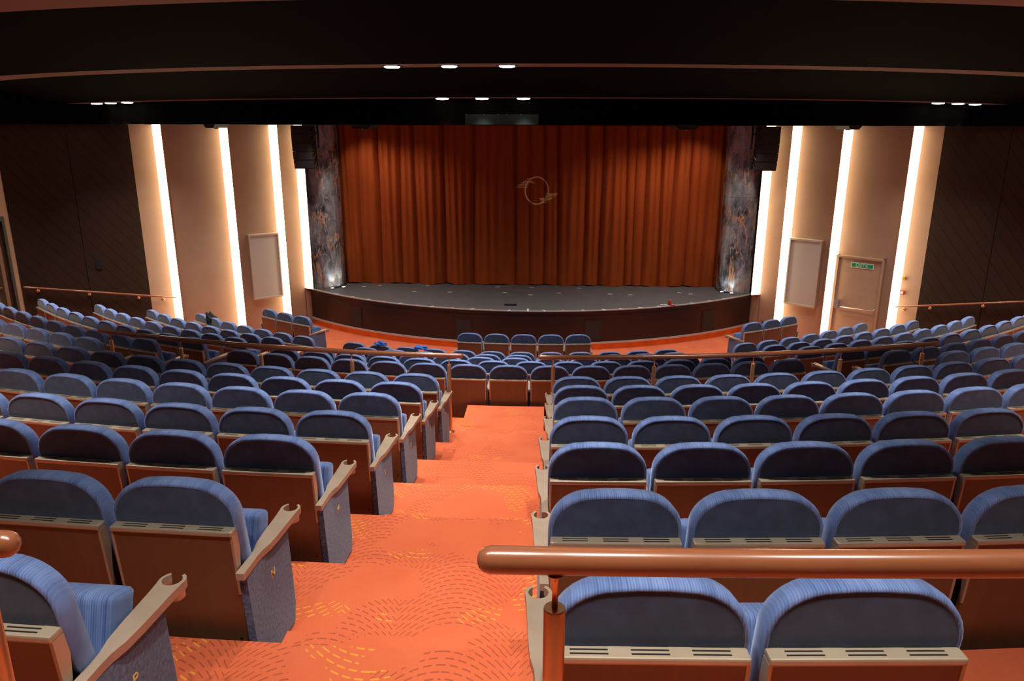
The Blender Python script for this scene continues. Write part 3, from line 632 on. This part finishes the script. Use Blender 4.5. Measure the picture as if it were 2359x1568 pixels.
# ---------------------------------------------------------------- theatre seats
SW = .265
def outline(w, z0, z1, r, n=9):
    # right half from bottom to top centre, as (x,z)
    pts = [(w*.94, z0), (w*.965, z0+(z1-z0)*.25), (w, z0+(z1-z0)*.48), (w, z1-r)]
    for k in range(1, n+1):
        t = pi/2*k/n; pts.append((w-r+r*cos(t) if True else 0, z1-r*.92+r*.92*sin(t)))
    pts[3] = (w, z1-r*.92)
    pts.append(((w-r)*.5, z1+.004))
    return pts
def cline(z):
    if z > .74: return .028-.02*(z-.74)
    t = (.74-z)/.42; return .028+.06*t+.07*t*t
def cushion_mesh():
    bm = bmesh.new(); th = .105
    prof = [(-.475, .016, 1), (-.5, .011, 0), (-.44, .003, 0), (-.2, 0, 0), (.25, .006, 0), (.45, .026, 0), (.5, .05, 0)]   # (y share, inset)
    base = outline(SW, .345, .925, .165); rows = []
    for ys_, ins, _ in prof:
        row = []
        for sgx in (1, -1):
            side = []
            for i, (x, z) in enumerate(base):
                k = max(0, 1-ins/.26); zc = .63; x2 = max(0, x-ins) if x > ins else x*.5; z2 = zc+(z-zc)*(1-ins/.31)
                side.append(bm.verts.new((sgx*x2, cline(z2)+ys_*th, z2)))
            row.append(side)
        rows.append(row)
    n = len(base)
    for r0, r1, pr in zip(rows, rows[1:], prof[1:]):
        for sx in (0, 1):
            for i in range(n-1): bm.faces.new((r0[sx][i], r0[sx][i+1], r1[sx][i+1], r1[sx][i])).material_index = 0
        bm.faces.new((r0[0][-1], r0[1][-1], r1[1][-1], r1[0][-1])); bm.faces.new((r0[0][0], r0[1][0], r1[1][0], r1[0][0]))
    for r_, mi in ((rows[0], 1), (rows[-1], 0)):
        for i in range(n-1): bm.faces.new((r_[0][i], r_[0][i+1], r_[1][i+1], r_[1][i])).material_index = mi
    bmesh.ops.recalc_face_normals(bm, faces=bm.faces)
    for f in bm.faces: f.smooth = True
    for e_ in bm.edges:
        if len(e_.link_faces) == 2 and e_.link_faces[0].material_index != e_.link_faces[1].material_index: e_.smooth = False
    return bm
def yp(z): return -.058+(.735-z)*.088 if z > .4 else -.0285+(.4-z)*.10
def panel_mesh():
    bm = bmesh.new(); zs = [.125, .14, .4, .58, .72]; wd = [.252, .254, .256, .256, .256]
    fr = [[bm.verts.new((s*w_, yp(z)-.0, z)) for s in (-1, -.96, .96, 1)] for z, w_ in zip(zs, wd)]
    bk = [[bm.verts.new((s*w_, yp(z)+.022, z)) for s in (-1, -.96, .96, 1)] for z, w_ in zip(zs, wd)]
    for g, h in ((fr, 1), (bk, 0)):
        for p, q in zip(g, g[1:]):
            for i in range(3): bm.faces.new((p[i], p[i+1], q[i+1], q[i]))
    for p, q, r_, s_ in zip(fr, fr[1:], bk, bk[1:]):
        for i in (0, 3): bm.faces.new((p[i], q[i], s_[i], r_[i]))
    for i in range(3): bm.faces.new((fr[0][i], fr[0][i+1], bk[0][i+1], bk[0][i])); bm.faces.new((fr[-1][i], fr[-1][i+1], bk[-1][i+1], bk[-1][i]))
    for sx in (.225, -.225):
        lathe(bm, [(.006, -.002), (.006, .004)], 8, 1, M=Matrix.Translation((sx, yp(.21), .21)) @ Matrix.Rotation(rad(90), 4, 'X'))
    return bm
def trim_mesh():
    bm = bmesh.new(); 
    box(bm, -.257, .257, -.066, .004, .722, .744); bevel(bm, .006, 2)
    for sg in (-1, 1):     # tapering side returns
        a_ = [(yp(.722)-.003, .722), (.006, .722), (yp(.44)+.004, .44), (yp(.44)-.003, .44)]
        v0 = [bm.verts.new((sg*.2575, y, z)) for y, z in a_]; v1 = [bm.verts.new((sg*.247, y, z)) for y, z in a_]
        for i in range(4): bm.faces.new((v0[i], v0[(i+1) % 4], v1[(i+1) % 4], v1[i]))
        bm.faces.new(v0); bm.faces.new(v1)
    for cx in (-.16, 0, .16):
        for k in range(3): box(bm, cx-.05, cx+.05, -.052+.016*k, -.046+.016*k, .7435, .7445, 1)
    return bm
def pad_mesh():
    bm = bmesh.new(); box(bm, -.235, .235, -.065, .065, -.19, .20)
    bevel(bm, .035, 4)
    M_ = Matrix.Translation((0, .235, .455)) @ Matrix.Rotation(rad(-17), 4, 'X')
    for v in bm.verts: v.co = M_ @ v.co
    for f in bm.faces: f.smooth = True
    return bm
def arm_mesh(mid=False):
    # plan outline with an open cup hook at the front end
    bm = bmesh.new(); hw = [(-.075, .018), (.06, .017), (.10, .019), (.16, .031), (.24, .036), (.40, .040), (.45, .043)]
    if mid: hw = [(.05, .012), (.10, .014)]+hw[3:]
    cyy, r_o, r_i = .475, .046, .034
    left = [(-w_, y) for y, w_ in hw]; right = [(w_, y) for y, w_ in reversed(hw)]
    outer_r = [(r_o*cos(t), cyy+r_o*sin(t)) for t in [rad(a) for a in (0, 20, 40, 58)]]
    inner = [(r_i*cos(t), cyy+r_i*sin(t)) for t in [rad(a) for a in (56, 30, 0, -30, -60, -90, -120, -150, 180, 150, 124)]]
    outer_l = [(r_o*cos(t), cyy+r_o*sin(t)) for t in [rad(a) for a in (122, 140, 160, 180)]]
    poly = left[::1]
    # order: start back left -> back right -> front right -> hook -> front left
    poly = [(-hw[0][1], hw[0][0])]+[(w_, y) for y, w_ in hw]+outer_r+inner+outer_l+[(-w_, y) for y, w_ in reversed(hw)][:-1]
    prism(bm, poly, .535, .566)
    # cup sleeve under the hook
    ring0 = [(r_i*1.06*cos(t), cyy+r_i*1.06*sin(t)) for t in [rad(a) for a in range(125, 416, 15)]]
    for p, q in zip(ring0, ring0[1:]):
        f = bm.faces.new([bm.verts.new((*p, .50)), bm.verts.new((*q, .50)), bm.verts.new((*q, .535)), bm.verts.new((*p, .535))]); f.material_index = 1
    return bm
def side_mesh(mid=False):
    bm = bmesh.new(); poly = [(.005, .012), (.385, .012), (.41, .10), (.385, .533), (-.055, .533), (-.045, .50), (-.01, .10)]
    if mid: poly = [(.12, .012), (.30, .012), (.33, .10), (.36, .533), (.09, .533), (.10, .10)]
    a_ = [(y, z) for y, z in poly]
    v0 = [bm.verts.new((-.0165, y, z)) for y, z in a_]; v1 = [bm.verts.new((.0165, y, z)) for y, z in a_]; n = len(a_)
    for i in range(n): bm.faces.new((v0[i], v0[(i+1) % n], v1[(i+1) % n], v1[i]))
    bm.faces.new(v0); bm.faces.new(v1); bevel(bm, .006, 2)
    return bm
def bracket_mesh():
    bm = bmesh.new(); box(bm, -.262, .262, .06, .10, .20, .24); box(bm, -.05, .05, .02, .12, .18, .30); box(bm, -.22, .22, .0, .05, .015, .10)
    return bm
proto = {}
for n_, f_, mt in (('back_cushion', cushion_mesh, ['rib', 'plain']), ('back_panel', panel_mesh, ['seatwood', 'dark']), ('panel_trim', trim_mesh, ['trim', 'dark']), ('seat_pad', pad_mesh, ['rib']),
                   ('armrest', arm_mesh, ['arm', 'steel']), ('side_panel', side_mesh, ['sidefab']), ('seat_frame', bracket_mesh, ['dark']), ('armrest_mid', lambda: arm_mesh(True), ['arm', 'steel']), ('side_panel_mid', lambda: side_mesh(True), ['sidefab'])):
    b_ = f_(); sm = n_ in ('back_cushion', 'seat_pad')
    o = obj(n_, b_, mt, smooth=sm); proto[n_] = o.data; bpy.data.objects.remove(o)
def part(name, par, loc=(0, 0, 0), src=None):
    o = bpy.data.objects.new(name, proto[src or name]); COL.objects.link(o); o.parent = par; o.location = loc; return o
first_seat = None
def make_seat(R, phi, zf, label, group, left_arm=False, right_arm=True):
    e = thing('theatre_seat', pol(R, phi, zf), rad(phi)+AX)
    for n_ in ('back_cushion', 'back_panel', 'panel_trim', 'seat_pad', 'seat_frame'): part(n_, e)
    for nme_ in ('armrest', 'side_panel'): part(nme_, e, (.28, 0, 0), nme_ if right_arm == 'end' else nme_+'_mid')
    if left_arm: part('armrest', e, (-.28, 0, 0)); part('side_panel', e, (-.28, 0, 0))
    tag(e, label, 'theatre seat', group); return e
def visible(R, phi, zf):
    u, v = proj(pol(R, phi, zf+.85)); return -300 < u < 2460 and v < 2100 and (v > 1200 or -75 < u < 2434)
def letter(seat, ch, side):
    M_ = Matrix.Translation((side*.2975, .19, .40)) @ Matrix.Rotation(rad(90*side), 4, 'Z') @ Matrix.Rotation(rad(90), 4, 'X')
    sp = [c for c in seat.children if c.name.startswith('side_panel')]
    text_obj('row_letter', ch, .058, 'gold', sp[-1], Matrix.Translation((-side*.28, 0, 0)) @ M_, .001)
n_seats = 0
U = [('H', 17.61), ('J', 18.61), ('K', 19.61), ('L', 20.68), ('M', 21.68), ('N', 22.71), ('P', 23.62)]
UR = [17.61+.98*0, 18.61, 19.61, 20.66, 21.67, 22.70, 23.67]
rowname = ['first', 'second', 'third', 'fourth', 'fifth', 'sixth', 'seventh']
# inner seat offsets per row (measured from the photograph), metres from the axis
inR = [.85, .85, .84, .81, .80, .80, .80]; inL = [-.93, -.94, -.95, -.94, -.99, -.985, -1.05]
for k in range(7):
    R = UR[k]; zf = .249*(6+k)
    for sg, inn in ((1, inR[k]), (-1, inL[k])):
        for j in range(22):
            phi = math.degrees(inn/R)+sg*j*math.degrees(.56/R)
            if not visible(R, phi, zf): continue
            if abs(phi) > phi_wall(R)-4: continue
            nme = 'blue seat %s from the central stairs, %s row above the cross aisle, %s side' % (ORD[j], rowname[k], 'right' if sg > 0 else 'left')
            s = make_seat(R, phi, zf, nme, '%s side seats above the cross aisle' % ('right' if sg > 0 else 'left'), left_arm=(sg > 0 and j == 0), right_arm='end' if sg < 0 and j == 0 else 'mid')
            n_seats += 1
            if j == 0 and sg < 0: letter(s, 'HJKLMNP'[k], 1)
# lower middle block
MR = [(15.68, 4, 15, 0.), (14.70, 3, 14, 0.), (13.73, 2, 13, 0.), (12.76, 1, 11, 0.05), (11.75, 0, 12, -1.21)]
seat_at = {}
for k, (R, lv, n, mid) in enumerate(MR):
    st_ = math.degrees(.56/R)
    for j in range(n):
        phi = mid+(j-(n-1)/2)*st_
        s = make_seat(R, phi, .249*lv, 'blue seat %s from the left in the middle block, %s row below the rail' % (ORD[j], rowname[k]), 'middle block seats below the rail', left_arm=(j == 0), right_arm='end' if j == n-1 else 'mid'); n_seats += 1
        seat_at[(k, j)] = s
for j in range(5):
    make_seat(10.5, .18+(j-2)*3.055, 0, 'dark-backed blue seat, %s of five in the centre front row' % ('leftmost', 'second from left', 'middle', 'second from right', 'rightmost')[j], 'five seats in the centre front row', left_arm=(j == 0), right_arm='end' if j == 4 else 'mid'); n_seats += 1
# side blocks
SB = [(16.60, 5, 21.0, 7), (15.68, 4, 20.95, 9), (14.70, 3, 21.3, 10), (13.73, 2, 21.45, 9), (12.76, 1, 21.65, 8), (11.75, 0, 22.2, 7)]
for sg in (-1, 1):
    sd = 'left' if sg < 0 else 'right'
    for k, (R, lv, p0, n) in enumerate(SB):
        for j in range(n):
            phi = sg*(p0+j*math.degrees(.56/R))
            if not visible(R, phi, .249*lv): continue
            s = make_seat(R, phi, .249*lv, 'blue seat %s from the side aisle, %s block, %s row back from the front trio' % (ORD[j], sd, rowname[5-k]), 'seats of the %s side block' % sd, left_arm=(sg > 0 and j == 0) or (sg < 0 and j == n-1), right_arm='end' if (sg < 0 and j == 0) or (sg > 0 and j == n-1) else 'mid'); n_seats += 1
            if sg < 0: seat_at[('l', k, j)] = s
    for j in range(3):
        phi = sg*(28.4+j*math.degrees(.56/10.5))
        make_seat(10.5, phi, 0, 'front corner blue seat by the %s light strip, %s of three from the stage side' % (sd, ORD[j]), 'three front corner seats on the '+sd, left_arm=(sg > 0 and j == 0) or (sg < 0 and j == 2), right_arm='end' if (sg < 0 and j == 0) or (sg > 0 and j == 2) else 'mid'); n_seats += 1
print('SEATS', n_seats)
# cloths left on seats
def cloth(name, mat, seat, x, z, sx, sy, sz, seed, label):
    Mw = Matrix.Translation(seat.location) @ Matrix.Rotation(seat.rotation_euler.z, 4, 'Z')
    r = random.Random(seed); bm = bmesh.new(); bmesh.ops.create_icosphere(bm, subdivisions=4, radius=1)
    for v in bm.verts:
        n = v.co.normalized(); k = 1+.20*sin(6*n.x+seed)+.16*sin(8*n.y+2*seed+3*n.x)+.14*sin(9*n.z+seed*3+4*n.x)
        v.co = Vector((n.x*sx*k, n.y*sy*k, n.z*sz*k if n.z > 0 else n.z*sz*.5*k))
    o = obj(name, bm, mat, loc=Mw @ Vector((x, .03, z)), rotz=seat.rotation_euler.z, smooth=True); tag(o, label, name.replace('_', ' ')); return o
cloth('blue_towel', 'towel', seat_at[(4, 1)], -.01, .94, .11, .06, .05, 2, 'bright blue towel crumpled over a front seat back, left one')
cloth('blue_towel', 'towel', seat_at[(4, 2)], .27, .925, .13, .06, .045, 4, 'bright blue towel draped between two front seat backs, right one')
sj = seat_at[('l', 5, 5)]
cloth('black_jacket', 'jacket', sj, -.20, .86, .14, .09, .15, 3, 'black jacket slung over a seat back near the left wall')
# seat number stitched on the pad of the nearest left seat is part of that seat
for o in [o for o in COL.objects if o.name.startswith('theatre_seat') and o['label'].startswith('blue seat first from the central stairs, seventh row') and 'left' in o['label']]:
    pd = [c for c in o.children if c.name.startswith('seat_pad')][0]
    text_obj('seat_number', '17', .05, 'gold', pd, Matrix.Translation((-.06, .235+.05, .655)) , .001)
